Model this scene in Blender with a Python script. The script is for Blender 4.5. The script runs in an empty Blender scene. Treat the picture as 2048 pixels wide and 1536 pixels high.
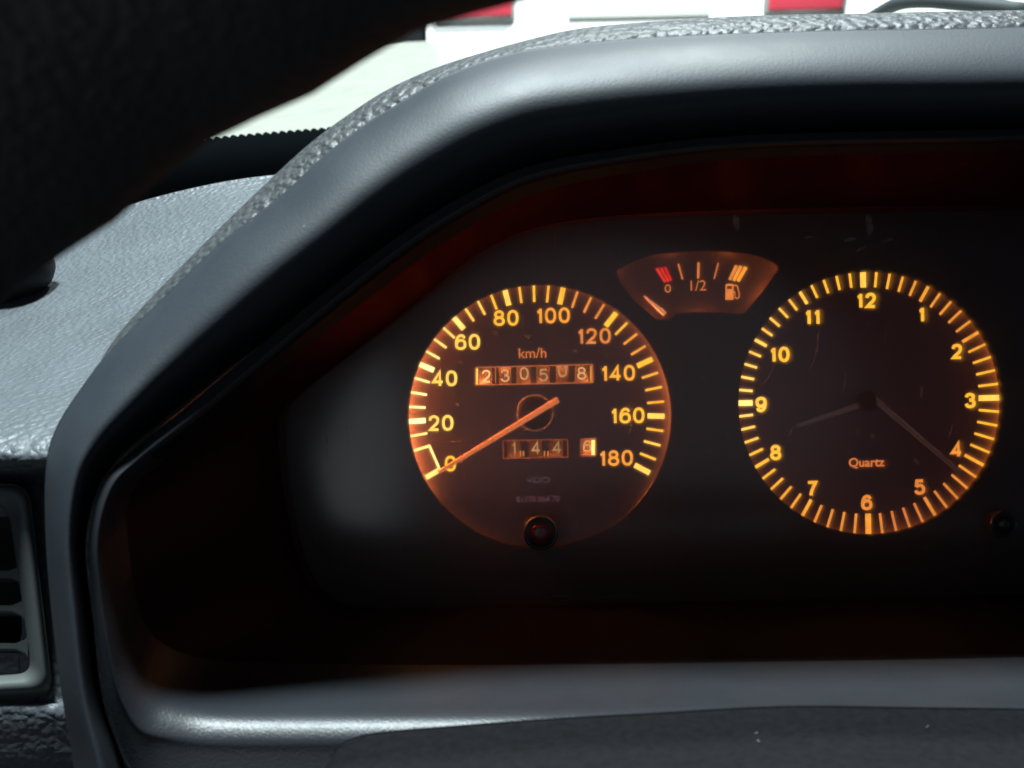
import bpy, bmesh, math, random
from mathutils import Matrix, Vector, noise

random.seed(7)
scene = bpy.context.scene
C = scene.collection
PI = math.pi
R = math.radians

# ------------------------------------------------------------------ frame of the dash
# local frame of the instrument cluster: x right, y into the dash, z up along the dial.
PITCH = R(26.0)          # the dials lean back, the camera looks down by the same angle
ROLL = R(1.2)
DIST = 0.34              # camera to dial plane
FPX = 1024.0 / math.tan(R(27.5))
F = Matrix.Translation((0, 0, 0.97)) @ Matrix.Rotation(-PITCH, 4, 'X')
S0 = DIST / FPX          # metres per photograph pixel on the dial plane
XC = 0.11                # middle of the binnacle

def P(u, v, y):
    d = DIST + y
    a = (u - 1024.0) * d / FPX
    b = (768.0 - v) * d / FPX
    c, s = math.cos(ROLL), math.sin(ROLL)
    return Vector((a * c + b * s, y, -a * s + b * c))

def PX(x, v, y):
    """point at lateral position x whose height is that of image row v at its column"""
    d = DIST + y
    c, s = math.cos(ROLL), math.sin(ROLL)
    b = (768.0 - v) * d / FPX
    a = (x - b * s) / c
    return Vector((x, y, -a * s + b * c))

# ------------------------------------------------------------------ camera
cam_d = bpy.data.cameras.new('camera')
cam = bpy.data.objects.new('camera', cam_d)
C.objects.link(cam)
cl = Matrix(((math.cos(ROLL), math.sin(ROLL), 0, 0),
             (0, 0, -1, -DIST),
             (-math.sin(ROLL), math.cos(ROLL), 0, 0),
             (0, 0, 0, 1)))
cam.matrix_world = F @ cl
cam_d.sensor_width = 36.0
cam_d.lens = 18.0 / math.tan(R(27.5))
cam_d.clip_start = 0.01
cam_d.clip_end = 400.0
cam_d.dof.use_dof = True
cam_d.dof.focus_distance = DIST
cam_d.dof.aperture_fstop = 21.0
scene.camera = cam

# ------------------------------------------------------------------ world, lamps, exposure
w = bpy.data.worlds.new('World')
scene.world = w
w.use_nodes = True
bg = w.node_tree.nodes['Background']
bg.inputs['Color'].default_value = (0.35, 0.5, 0.75, 1)
bg.inputs['Strength'].default_value = 0.06

def area(name, loc, target, size, power, col, size_y=None):
    l = bpy.data.lights.new(name, 'AREA')
    l.shape = 'DISK'
    l.size = size
    if size_y:
        l.shape = 'ELLIPSE'; l.size_y = size_y
    l.energy = power
    l.color = col
    o = bpy.data.objects.new(name, l)
    C.objects.link(o)
    o.location = loc
    o.rotation_euler = (Vector(target) - Vector(loc)).to_track_quat('-Z', 'Y').to_euler()
    return o

# the car park floodlight ahead of the windscreen
area('floodlight', (-0.45, 0.75, 3.9), (0.0, 0.6, 0.9), 0.55, 310.0, (0.86, 0.95, 1.0))
# added fill lamp over the parked cars, to blow out their white paint
area('parked_car_fill', (0.6, 2.1, 3.6), (0.6, 3.6, 0.8), 0.4, 260.0, (0.92, 0.98, 1.0))
# added dim fill behind the driver, lifts the dark lip and bezel
area('rear_fill', (0.25, -1.75, 1.55), (0.0, 0.0, 1.0), 0.9, 0.7, (0.72, 0.84, 1.0))
# added unseen lamp that makes the grey reflection in the clear lens
area('lens_reflection_fill', (-0.19, -0.60, 1.115), (-0.05, 0.0, 0.95), 0.17, 0.17, (0.85, 0.92, 1.0), 0.30)

vs = scene.view_settings
vs.view_transform = 'Standard'
vs.look = 'None'
vs.exposure = 0.0
vs.gamma = 1.0
scene.render.engine = 'CYCLES'
try:
    scene.cycles.use_denoising = True
    scene.cycles.max_bounces = 8
    scene.cycles.transparent_max_bounces = 12
    scene.cycles.sample_clamp_indirect = 6.0
except Exception:
    pass

# ------------------------------------------------------------------ materials
def new_mat(name):
    m = bpy.data.materials.new(name)
    m.use_nodes = True
    nt = m.node_tree
    b = nt.nodes['Principled BSDF']
    return m, nt, b

def plastic(name, col, rough, grain=0.0, gscale=900.0, fine=0.0, fscale=4000.0, var=0.0, spec=0.5, kind='VOR', dist=0.0004, dust=0.0, vscale=35.0):
    m, nt, b = new_mat(name)
    N, L = nt.nodes, nt.links
    b.inputs['Base Color'].default_value = (*col, 1)
    b.inputs['Roughness'].default_value = rough
    b.inputs['Specular IOR Level'].default_value = spec
    tc = N.new('ShaderNodeTexCoord')
    prev = None
    if grain:
        # pebbled leather grain: warped cells, valleys between them
        nz = N.new('ShaderNodeTexNoise'); nz.inputs['Scale'].default_value = gscale * 0.8
        nz.inputs['Detail'].default_value = 2.0
        L.new(tc.outputs['Object'], nz.inputs['Vector'])
        mixv = N.new('ShaderNodeMix'); mixv.data_type = 'VECTOR'
        mixv.inputs['Factor'].default_value = 0.0012 * 900 / gscale
        L.new(tc.outputs['Object'], mixv.inputs[4]); L.new(nz.outputs['Color'], mixv.inputs[5])
        vo = N.new('ShaderNodeTexVoronoi'); vo.feature = 'SMOOTH_F1'
        vo.inputs['Scale'].default_value = gscale
        vo.inputs['Smoothness'].default_value = 0.35
        L.new(mixv.outputs[1], vo.inputs['Vector'])
        mr = N.new('ShaderNodeMapRange'); mr.inputs[1].default_value = 0.15; mr.inputs[2].default_value = 0.75
        mr.inputs[3].default_value = 1.0; mr.inputs[4].default_value = 0.0
        L.new(vo.outputs['Distance'], mr.inputs[0])
        nb = N.new('ShaderNodeTexNoise'); nb.inputs['Scale'].default_value = gscale * 0.35
        L.new(tc.outputs['Object'], nb.inputs['Vector'])
        ad = N.new('ShaderNodeMath'); ad.operation = 'ADD'
        L.new(mr.outputs[0], ad.inputs[0]); L.new(nb.outputs['Fac'], ad.inputs[1])
        bp = N.new('ShaderNodeBump'); bp.inputs['Strength'].default_value = grain
        bp.inputs['Distance'].default_value = dist
        L.new(ad.outputs[0], bp.inputs['Height'])
        prev = bp
    if fine:
        nf = N.new('ShaderNodeTexNoise'); nf.inputs['Scale'].default_value = fscale
        nf.inputs['Detail'].default_value = 2.0
        L.new(tc.outputs['Object'], nf.inputs['Vector'])
        bf = N.new('ShaderNodeBump'); bf.inputs['Strength'].default_value = fine
        bf.inputs['Distance'].default_value = 0.0001
        L.new(nf.outputs['Fac'], bf.inputs['Height'])
        if prev: L.new(prev.outputs['Normal'], bf.inputs['Normal'])
        prev = bf
    if prev: L.new(prev.outputs['Normal'], b.inputs['Normal'])
    if var or dust:
        n2 = N.new('ShaderNodeTexNoise'); n2.inputs['Scale'].default_value = vscale
        n2.inputs['Detail'].default_value = 6.0; n2.inputs['Roughness'].default_value = 0.65
        L.new(tc.outputs['Object'], n2.inputs['Vector'])
        mc = N.new('ShaderNodeMix'); mc.data_type = 'RGBA'
        mc.inputs[6].default_value = (*[c * (1 - var) for c in col], 1)
        mc.inputs[7].default_value = (*[min(1, c * (1 + var)) for c in col], 1)
        L.new(n2.outputs['Fac'], mc.inputs['Factor'])
        outc = mc.outputs[2]
        if dust:
            # single specks of pale dust and lint
            vd = N.new('ShaderNodeTexVoronoi'); vd.inputs['Scale'].default_value = 260.0
            vd.inputs['Randomness'].default_value = 1.0
            L.new(tc.outputs['Object'], vd.inputs['Vector'])
            lt = N.new('ShaderNodeMath'); lt.operation = 'LESS_THAN'; lt.inputs[1].default_value = 0.03
            L.new(vd.outputs['Distance'], lt.inputs[0])
            sp = N.new('ShaderNodeSeparateColor'); L.new(vd.outputs['Color'], sp.inputs[0])
            gt = N.new('ShaderNodeMath'); gt.operation = 'GREATER_THAN'; gt.inputs[1].default_value = 1.0 - dust
            L.new(sp.outputs[0], gt.inputs[0])
            mu = N.new('ShaderNodeMath'); mu.operation = 'MULTIPLY'
            L.new(lt.outputs[0], mu.inputs[0]); L.new(gt.outputs[0], mu.inputs[1])
            md = N.new('ShaderNodeMix'); md.data_type = 'RGBA'
            L.new(mu.outputs[0], md.inputs['Factor']); L.new(outc, md.inputs[6])
            md.inputs[7].default_value = (0.6, 0.6, 0.6, 1)
            outc = md.outputs[2]
        L.new(outc, b.inputs['Base Color'])
        mrr = N.new('ShaderNodeMapRange')
        mrr.inputs[3].default_value = max(0.05, rough - 0.10); mrr.inputs[4].default_value = min(1, rough + 0.10)
        L.new(n2.outputs['Fac'], mrr.inputs[0]); L.new(mrr.outputs[0], b.inputs['Roughness'])
    return m

M = {}
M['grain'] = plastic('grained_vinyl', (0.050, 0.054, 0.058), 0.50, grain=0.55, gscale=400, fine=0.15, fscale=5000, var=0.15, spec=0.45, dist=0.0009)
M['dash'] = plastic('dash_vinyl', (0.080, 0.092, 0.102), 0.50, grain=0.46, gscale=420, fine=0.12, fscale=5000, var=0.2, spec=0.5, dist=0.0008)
M['lip'] = plastic('satin_lip_plastic', (0.025, 0.031, 0.039), 0.52, fine=0.55, fscale=1700, var=0.22, spec=0.42, dust=0.05)
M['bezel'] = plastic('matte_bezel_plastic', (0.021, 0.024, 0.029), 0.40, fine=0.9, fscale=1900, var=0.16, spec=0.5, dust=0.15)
def wall_mat():
    m = bpy.data.materials.new('inner_wall_red_sheen'); m.use_nodes = True
    nt = m.node_tree; N, L = nt.nodes, nt.links
    N.remove(N['Principled BSDF'])
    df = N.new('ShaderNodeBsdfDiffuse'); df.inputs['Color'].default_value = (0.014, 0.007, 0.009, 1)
    gl = N.new('ShaderNodeBsdfGlossy'); gl.inputs['Color'].default_value = (0.08, 0.013, 0.015, 1); gl.inputs['Roughness'].default_value = 0.27  # red gloss colour: the reddish reflection of the dials is tinted in
    tc = N.new('ShaderNodeTexCoord'); nz = N.new('ShaderNodeTexNoise'); nz.inputs['Scale'].default_value = 45.0; nz.inputs['Detail'].default_value = 4
    L.new(tc.outputs['Object'], nz.inputs['Vector'])
    mr = N.new('ShaderNodeMapRange'); mr.inputs[3].default_value = 0.28; mr.inputs[4].default_value = 0.42
    L.new(nz.outputs['Fac'], mr.inputs[0]); L.new(mr.outputs[0], gl.inputs['Roughness'])
    ad = N.new('ShaderNodeAddShader'); L.new(df.outputs[0], ad.inputs[0]); L.new(gl.outputs[0], ad.inputs[1])
    L.new(ad.outputs[0], N['Material Output'].inputs['Surface'])
    return m
M['wall'] = wall_mat()
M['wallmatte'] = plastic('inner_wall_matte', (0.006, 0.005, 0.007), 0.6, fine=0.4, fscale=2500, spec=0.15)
M['column'] = plastic('column_plastic', (0.006, 0.0062, 0.0075), 0.66, fine=1.0, fscale=1100, var=0.85, spec=0.12, dust=0.35, vscale=520.0)
M['vent'] = plastic('vent_plastic', (0.085, 0.095, 0.092), 0.48, fine=0.2, fscale=4500, var=0.15, dust=0.3)
M['ventdark'] = plastic('vent_recess', (0.010, 0.010, 0.010), 0.7)
M['mask'] = plastic('mask_plastic', (0.030, 0.017, 0.018), 0.55, fine=0.3, fscale=4200, var=0.25)
M['dial'] = plastic('dial_black', (0.038, 0.031, 0.062), 0.55, fine=0.2, fscale=4000, var=0.2)
M['drum'] = plastic('drum_brown', (0.10, 0.058, 0.04), 0.5, var=0.2)
M['drum_orange'] = plastic('drum_orange', (0.34, 0.15, 0.05), 0.5, var=0.2)
M['knob'] = plastic('knob_black', (0.02, 0.016, 0.016), 0.30)
M['matteblack'] = plastic('matte_black', (0.008, 0.008, 0.009), 0.6, spec=0.25)
M['hubring'] = plastic('hub_ring_grey', (0.55, 0.45, 0.45), 0.5)
M['knobred'] = plastic('knob_dark_red', (0.16, 0.02, 0.015), 0.35)
M['hand'] = plastic('hand_grey', (0.12, 0.18, 0.28), 0.5)
M['wheel'] = plastic('wheel_rim_vinyl', (0.012, 0.012, 0.013), 0.6, grain=0.5, gscale=700, dist=0.0005)
M['print_grey'] = plastic('print_grey', (0.85, 0.75, 0.8), 0.6)
M['print_pink'] = plastic('print_pink', (0.70, 0.35, 0.40), 0.6)
M['bonnet'] = plastic('bonnet_paint', (0.36, 0.37, 0.32), 0.22, var=0.03)
M['carwhite'] = plastic('car_white_paint', (0.80, 0.80, 0.78), 0.25, var=0.02)
M['carblack'] = plastic('car_black_trim', (0.025, 0.025, 0.027), 0.5)
M['trimgrey'] = plastic('car_grey_trim', (0.30, 0.30, 0.29), 0.5)
M['carglass'] = plastic('car_glass', (0.02, 0.025, 0.03), 0.05)
M['tail'] = plastic('tail_light_red', (0.62, 0.06, 0.09), 0.2)
M['tyre'] = plastic('tyre_rubber', (0.02, 0.02, 0.02), 0.8)
M['rubber'] = plastic('wiper_rubber', (0.03, 0.038, 0.042), 0.75)
M['frit'] = plastic('frit_black', (0.030, 0.038, 0.044), 0.5)
M['plate'] = plastic('plate_white', (0.75, 0.75, 0.72), 0.4)
M['asphalt'] = plastic('asphalt', (0.055, 0.055, 0.055), 0.9, var=0.4)

def emit_mat(name):
    """back-lit print, and added glow on plain print and drums: set per mark (object colour)"""
    m = bpy.data.materials.new(name); m.use_nodes = True
    nt = m.node_tree; N, L = nt.nodes, nt.links
    N.remove(N['Principled BSDF'])
    oi = N.new('ShaderNodeObjectInfo')
    em = N.new('ShaderNodeEmission')
    tc = N.new('ShaderNodeTexCoord')
    nz = N.new('ShaderNodeTexNoise'); nz.inputs['Scale'].default_value = 420.0; nz.inputs['Detail'].default_value = 3
    L.new(tc.outputs['Object'], nz.inputs['Vector'])
    mr = N.new('ShaderNodeMapRange'); mr.inputs[1].default_value = 0.25; mr.inputs[2].default_value = 0.75
    mr.inputs[3].default_value = 0.78; mr.inputs[4].default_value = 1.18
    L.new(nz.outputs['Fac'], mr.inputs[0])
    L.new(oi.outputs['Color'], em.inputs['Color']); L.new(mr.outputs[0], em.inputs['Strength'])
    L.new(em.outputs[0], N['Material Output'].inputs['Surface'])
    return m
M['glow'] = emit_mat('emissive_print')

def ring_mat():
    m = bpy.data.materials.new('light_guide'); m.use_nodes = True
    nt = m.node_tree; N, L = nt.nodes, nt.links
    N.remove(N['Principled BSDF'])
    at = N.new('ShaderNodeAttribute'); at.attribute_name = 'lamp'
    em = N.new('ShaderNodeEmission'); em.inputs['Color'].default_value = (1.0, 0.22, 0.035, 1)
    ml = N.new('ShaderNodeMath'); ml.operation = 'MULTIPLY'; ml.inputs[1].default_value = 3.0
    L.new(at.outputs['Fac'], ml.inputs[0]); L.new(ml.outputs[0], em.inputs['Strength'])
    L.new(em.outputs[0], N['Material Output'].inputs['Surface'])
    return m
M['ring'] = ring_mat()

def lens_mat():
    m = bpy.data.materials.new('clear_lens_plastic'); m.use_nodes = True
    nt = m.node_tree; N, L = nt.nodes, nt.links
    N.remove(N['Principled BSDF'])
    tr = N.new('ShaderNodeBsdfTransparent'); tr.inputs['Color'].default_value = (0.97, 0.97, 0.97, 1)
    rf = N.new('ShaderNodeBsdfRefraction'); rf.inputs['IOR'].default_value = 1.12; rf.inputs['Roughness'].default_value = 0.75
    rf.inputs['Color'].default_value = (1, 1, 1, 1)
    m1 = N.new('ShaderNodeMixShader'); m1.inputs[0].default_value = 0.27
    L.new(tr.outputs[0], m1.inputs[1]); L.new(rf.outputs[0], m1.inputs[2])
    df0 = N.new('ShaderNodeBsdfDiffuse'); df0.inputs['Color'].default_value = (0.25, 0.24, 0.24, 1)
    tl = N.new('ShaderNodeBsdfTranslucent'); tl.inputs['Color'].default_value = (0.7, 0.7, 0.7, 1)
    df = N.new('ShaderNodeMixShader'); df.inputs[0].default_value = 0.6
    L.new(df0.outputs[0], df.inputs[1]); L.new(tl.outputs[0], df.inputs[2])
    tc = N.new('ShaderNodeTexCoord')
    # dust film with specks
    n1 = N.new('ShaderNodeTexNoise'); n1.inputs['Scale'].default_value = 60; n1.inputs['Detail'].default_value = 8; n1.inputs['Roughness'].default_value = 0.7
    L.new(tc.outputs['Object'], n1.inputs['Vector'])
    r1 = N.new('ShaderNodeMapRange'); r1.inputs[1].default_value = 0.4; r1.inputs[2].default_value = 0.8; r1.inputs[3].default_value = 0.008; r1.inputs[4].default_value = 0.045
    L.new(n1.outputs['Fac'], r1.inputs[0])
    v1 = N.new('ShaderNodeTexVoronoi'); v1.inputs['Scale'].default_value = 90
    L.new(tc.outputs['Object'], v1.inputs['Vector'])
    r2 = N.new('ShaderNodeMapRange'); r2.inputs[1].default_value = 0.10; r2.inputs[2].default_value = 0.02; r2.inputs[3].default_value = 0.0; r2.inputs[4].default_value = 0.22
    L.new(v1.outputs['Distance'], r2.inputs[0])
    ad = N.new('ShaderNodeMath'); ad.operation = 'ADD'
    L.new(r1.outputs[0], ad.inputs[0]); L.new(r2.outputs[0], ad.inputs[1])
    mp = N.new('ShaderNodeMapping'); mp.inputs['Rotation'].default_value = (0, R(28), 0); mp.inputs['Scale'].default_value = (330, 1, 48)
    L.new(tc.outputs['Object'], mp.inputs['Vector'])
    n3 = N.new('ShaderNodeTexNoise'); n3.inputs['Scale'].default_value = 1.0; n3.inputs['Detail'].default_value = 2
    L.new(mp.outputs[0], n3.inputs['Vector'])
    r3 = N.new('ShaderNodeMapRange'); r3.inputs[1].default_value = 0.70; r3.inputs[2].default_value = 0.80; r3.inputs[3].default_value = 0.0; r3.inputs[4].default_value = 0.30
    L.new(n3.outputs['Fac'], r3.inputs[0])
    ad2 = N.new('ShaderNodeMath'); ad2.operation = 'ADD'
    L.new(ad.outputs[0], ad2.inputs[0]); L.new(r3.outputs[0], ad2.inputs[1]); ad = ad2
    m2 = N.new('ShaderNodeMixShader'); L.new(ad.outputs[0], m2.inputs[0])
    L.new(m1.outputs[0], m2.inputs[1]); L.new(df.outputs[0], m2.inputs[2])
    gl = N.new('ShaderNodeBsdfGlossy'); gl.inputs['Roughness'].default_value = 0.16
    m3 = N.new('ShaderNodeMixShader')
    fr = N.new('ShaderNodeFresnel'); fr.inputs['IOR'].default_value = 1.45
    L.new(fr.outputs[0], m3.inputs[0])
    L.new(m2.outputs[0], m3.inputs[1]); L.new(gl.outputs[0], m3.inputs[2])
    L.new(m3.outputs[0], N['Material Output'].inputs['Surface'])
    return m
M['lens'] = lens_mat()

def glass_mat():
    m = bpy.data.materials.new('windscreen_glass'); m.use_nodes = True
    nt = m.node_tree; N, L = nt.nodes, nt.links
    N.remove(N['Principled BSDF'])
    tr = N.new('ShaderNodeBsdfTransparent'); tr.inputs['Color'].default_value = (0.93, 0.98, 0.96, 1)
    gl = N.new('ShaderNodeBsdfGlossy'); gl.inputs['Roughness'].default_value = 0.02
    mx = N.new('ShaderNodeMixShader'); mx.inputs[0].default_value = 0.05
    L.new(tr.outputs[0], mx.inputs[1]); L.new(gl.outputs[0], mx.inputs[2])
    L.new(mx.outputs[0], N['Material Output'].inputs['Surface'])
    return m
M['glass'] = glass_mat()

# ------------------------------------------------------------------ mesh helpers
def mk(name, verts, faces, mat, parent=None, smooth=True, mw=None):
    me = bpy.data.meshes.new(name)
    me.from_pydata([tuple(v) for v in verts], [], faces)
    me.update()
    if smooth:
        me.polygons.foreach_set('use_smooth', [True] * len(me.polygons))
    if mat: me.materials.append(mat)
    o = bpy.data.objects.new(name, me)
    C.objects.link(o)
    if parent: o.parent = parent
    elif mw is not None: o.matrix_world = mw
    return o

def from_bm(name, bm, mat, parent=None, smooth=True, mw=None, autosharp=None):
    me = bpy.data.meshes.new(name)
    bmesh.ops.recalc_face_normals(bm, faces=bm.faces[:])
    bm.to_mesh(me); bm.free()
    if smooth: me.polygons.foreach_set('use_smooth', [True] * len(me.polygons))
    if autosharp is not None:
        me.set_sharp_from_angle(angle=R(autosharp))
    me.materials.append(mat)
    o = bpy.data.objects.new(name, me)
    C.objects.link(o)
    if parent: o.parent = parent
    elif mw is not None: o.matrix_world = mw
    return o

def tag(o, label, cat, group=None):
    o['label'] = label; o['category'] = cat
    if group: o['group'] = group
    return o

def thing(name, label, cat, mw, group=None):
    o = bpy.data.objects.new(name, None)
    o.empty_display_size = 0.02
    C.objects.link(o)
    o.matrix_world = mw
    return tag(o, label, cat, group)

def struct(o):
    o['kind'] = 'structure'; return o

def cr(p0, p1, p2, p3, t):
    t2 = t * t; t3 = t2 * t
    return 0.5 * ((2 * p1) + (p2 - p0) * t + (2 * p0 - 5 * p1 + 4 * p2 - p3) * t2 + (3 * p1 - p0 - 3 * p2 + p3) * t3)

def spline(pts, n, closed=False):
    out = []; k = len(pts)
    segs = k if closed else k - 1
    for i in range(segs):
        if closed:
            a, b, c, d = pts[(i - 1) % k], pts[i], pts[(i + 1) % k], pts[(i + 2) % k]
        else:
            b, c = pts[i], pts[i + 1]
            a = pts[i - 1] if i > 0 else b * 2 - c
            d = pts[i + 2] if i + 2 < k else c * 2 - b
        for j in range(n):
            out.append(cr(a, b, c, d, j / n))
    if not closed: out.append(pts[-1].copy())
    return out

def loft(loops, nal, nac, closed):
    """loops: lists of equal length; spline along each, then across them"""
    al = [spline(l, nal, closed) for l in loops]
    n = len(al[0])
    cols = [spline([al[j][i] for j in range(len(al))], nac) for i in range(n)]
    m = len(cols[0])
    verts = [p for col in cols for p in col]
    faces = []
    for i in range(n if closed else n - 1):
        i2 = (i + 1) % n
        for j in range(m - 1):
            faces.append((i * m + j, i2 * m + j, i2 * m + j + 1, i * m + j + 1))
    return verts, faces

def mirror_x(pts):
    return [Vector((2 * XC - p.x, p.y, p.z)) for p in pts]

def lerp(a, b, t): return a + (b - a) * t

def box_bm(bm, c, s, bev=0.0, rot=None, seg=2):
    r = bmesh.ops.create_cube(bm, size=1.0)
    vs_ = r['verts']
    bmesh.ops.scale(bm, vec=s, verts=vs_)
    if bev:
        es = list({e for v in vs_ for e in v.link_edges})
        rb = bmesh.ops.bevel(bm, geom=es, offset=bev, segments=seg, affect='EDGES', profile=0.5)
        vs_ = list({v for f in rb['faces'] for v in f.verts} | {v for v in vs_ if v.is_valid})
    if rot is not None: bmesh.ops.rotate(bm, cent=(0, 0, 0), matrix=rot, verts=vs_)
    bmesh.ops.translate(bm, vec=c, verts=vs_)
    return vs_

def tube_bm(bm, pts, radii, seg=12, caps=True):
    n = len(pts); rings = []
    for i, p in enumerate(pts):
        t = (pts[min(i + 1, n - 1)] - pts[max(i - 1, 0)]).normalized()
        a = t.cross(Vector((0, 0, 1)))
        if a.length < 1e-4: a = t.cross(Vector((1, 0, 0)))
        a.normalize(); b = t.cross(a).normalized()
        r = radii if not isinstance(radii, (list, tuple)) else radii[i]
        rings.append([bm.verts.new(p + (a * math.cos(2 * PI * k / seg) + b * math.sin(2 * PI * k / seg)) * r) for k in range(seg)])
    for i in range(n - 1):
        for k in range(seg):
            bm.faces.new((rings[i][k], rings[i][(k + 1) % seg], rings[i + 1][(k + 1) % seg], rings[i + 1][k]))
    if caps:
        bm.faces.new(rings[0][::-1]); bm.faces.new(rings[-1])

def lathe(profile, seg=48, off=(0, 0, 0), closed=False):
    """profile: (radius, y) pairs turned about the y axis"""
    verts, faces = [], []
    k = len(profile)
    for i in range(seg):
        a = 2 * PI * i / seg
        for r, y in profile:
            verts.append((off[0] + r * math.cos(a), off[1] + y, off[2] + r * math.sin(a)))
    for i in range(seg):
        i2 = (i + 1) % seg
        for j in range(k - 1):
            faces.append((i * k + j, i2 * k + j, i2 * k + j + 1, i * k + j + 1))
    return verts, faces

def outline_plate(outer, holes, y, th, bev=0.0):
    """plate with holes in the xz plane, front at y, thickness th"""
    bm = bmesh.new()
    edges = []
    for lp in [outer] + holes:
        vv = [bm.verts.new((p[0], y, p[1])) for p in lp]
        for i in range(len(vv)):
            edges.append(bm.edges.new((vv[i], vv[(i + 1) % len(vv)])))
    bmesh.ops.triangle_fill(bm, use_beauty=True, use_dissolve=False, edges=edges)
    be = [e for e in bm.edges if len(e.link_faces) == 1]
    r = bmesh.ops.extrude_edge_only(bm, edges=be)
    nv = [g for g in r['geom'] if isinstance(g, bmesh.types.BMVert)]
    bmesh.ops.translate(bm, vec=(0, th, 0), verts=nv)
    return bm

def text_mesh(s, offset=0.0, spacing=1.0):
    cu = bpy.data.curves.new('t', 'FONT')
    cu.body = s; cu.size = 1.0; cu.offset = offset
    cu.space_character = spacing
    cu.resolution_u = 6
    cu.extrude = 0.0
    o = bpy.data.objects.new('t', cu)
    C.objects.link(o)
    bpy.context.view_layer.update()
    dg = bpy.context.evaluated_depsgraph_get()
    me = bpy.data.meshes.new_from_object(o.evaluated_get(dg))
    bpy.data.objects.remove(o); bpy.data.curves.remove(cu)
    return me

def text_part(name, s, parent, loc, mat, height=None, width=None, offset=0.0, spacing=1.0, xs=1.0, th=0.00012, color=None):
    """flat raised print lying in the xz plane, centred on loc"""
    me = text_mesh(s, offset, spacing)
    bm = bmesh.new(); bm.from_mesh(me); bpy.data.meshes.remove(me)
    xsv = [v.co.x for v in bm.verts]; ysv = [v.co.y for v in bm.verts]
    w_, h_ = max(xsv) - min(xsv), max(ysv) - min(ysv)
    cx, cy = (max(xsv) + min(xsv)) / 2, (max(ysv) + min(ysv)) / 2
    k = height / h_ if height else width / w_
    kx = width / w_ if (width and height) else k * xs
    for v in bm.verts:
        v.co = Vector(((v.co.x - cx) * kx, 0, (v.co.y - cy) * k))
    bmesh.ops.remove_doubles(bm, verts=bm.verts[:], dist=1e-7)
    be = [e for e in bm.edges if len(e.link_faces) == 1]
    r = bmesh.ops.extrude_edge_only(bm, edges=be)
    nv = [g for g in r['geom'] if isinstance(g, bmesh.types.BMVert)]
    bmesh.ops.translate(bm, vec=(0, th, 0), verts=nv)
    me2 = bpy.data.meshes.new(name); bm.to_mesh(me2); bm.free()
    me2.materials.append(mat)
    o = bpy.data.objects.new(name, me2); C.objects.link(o)
    o.parent = parent; o.location = loc
    if color: o.color = (*color, 1)
    return o

def ellipse_pts(cx, cy, rx, ry, n=28, e=1.0):
    out = []
    for i in range(n + 1):
        a = 2 * PI * i / n
        c, s = math.cos(a), math.sin(a)
        out.append((cx + rx * math.copysign(abs(c) ** e, c), cy + ry * math.copysign(abs(s) ** e, s)))
    return out
def sm(pts, n=5):
    return [(p.x, p.y) for p in spline([Vector((x, y, 0)) for x, y in pts], n)]
SIX = sm([(.95, .78), (.82, .94), (.52, 1), (.20, .88), (.03, .60), (0, .34), (.10, .10), (.5, 0), (.90, .10), (1, .32), (.90, .55), (.54, .64), (.18, .55), (.02, .36)])
GLYPH = {   # sans-serif numerals as centre lines in a unit box: (strokes, width factor)
    '0': ([ellipse_pts(.5, .5, .5, .5, 32, 0.86)], 1.0),
    '1': ([sm([(.0, .76), (.40, .80), (.72, .90)], 4) + [(.86, 1.0)], [(.86, 1.04), (.86, -.06)]], 0.42),
    '2': ([sm([(.02, .70), (.12, .91), (.5, 1), (.88, .90), (.95, .70), (.82, .48), (.42, .24), (.06, .0)]) + [(1.0, 0.0)]], 0.98),
    '3': ([sm([(.02, .76), (.14, .93), (.5, 1), (.86, .91), (.90, .72), (.76, .57), (.40, .535)]), sm([(.40, .535), (.80, .49), (1, .28), (.86, .07), (.5, 0), (.12, .07), (0, .25)])], 0.98),
    '4': ([[(.74, -.06), (.74, 1.0), (.0, .25), (1.06, .25)]], 1.02),
    '5': ([[(.94, 1.0), (.17, 1.0), (.07, .52)], sm([(.07, .50), (.27, .61), (.56, .64), (.88, .54), (1, .32), (.88, .09), (.5, 0), (.12, .07), (0, .24)])], 0.98),
    '6': ([SIX], 1.0),
    '7': ([[(0, 1.0), (1.0, 1.0)] + sm([(1.0, .98), (.68, .60), (.45, .25), (.36, -.06)], 4)[1:]], 0.95),
    '8': ([ellipse_pts(.5, .765, .42, .235), ellipse_pts(.5, .27, .5, .27)], 1.0),
    '9': ([[(1 - x, 1 - y) for x, y in SIX]], 1.0),
}
def ribbon(bm, pts, w, z=0.0):
    """flat stroke with mitred corners in the xy plane"""
    pts = [Vector((x, y)) for i, (x, y) in enumerate(pts) if i == 0 or (Vector(pts[i]) - Vector(pts[i - 1])).length > 1e-6]
    closed = (pts[0] - pts[-1]).length < 1e-5
    if closed: pts = pts[:-1]
    n = len(pts); L_, R_ = [], []
    for i in range(n):
        if closed: a, b = pts[i - 1], pts[(i + 1) % n]
        else: a, b = pts[max(i - 1, 0)], pts[min(i + 1, n - 1)]
        d1 = (pts[i] - a); d2 = (b - pts[i])
        if d1.length < 1e-9: d1 = d2
        if d2.length < 1e-9: d2 = d1
        d1 = d1.normalized(); d2 = d2.normalized()
        t = d1 + d2
        t = t.normalized() if t.length > 1e-6 else d1
        nn = Vector((-t.y, t.x))
        k = 1.0 / max(0.45, nn.dot(Vector((-d1.y, d1.x))))
        L_.append(bm.verts.new((*(pts[i] + nn * (w / 2 * k)), z))); R_.append(bm.verts.new((*(pts[i] - nn * (w / 2 * k)), z)))
    for i in range(n if closed else n - 1):
        j = (i + 1) % n
        bm.faces.new((L_[i], R_[i], R_[j], L_[j]))
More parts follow.
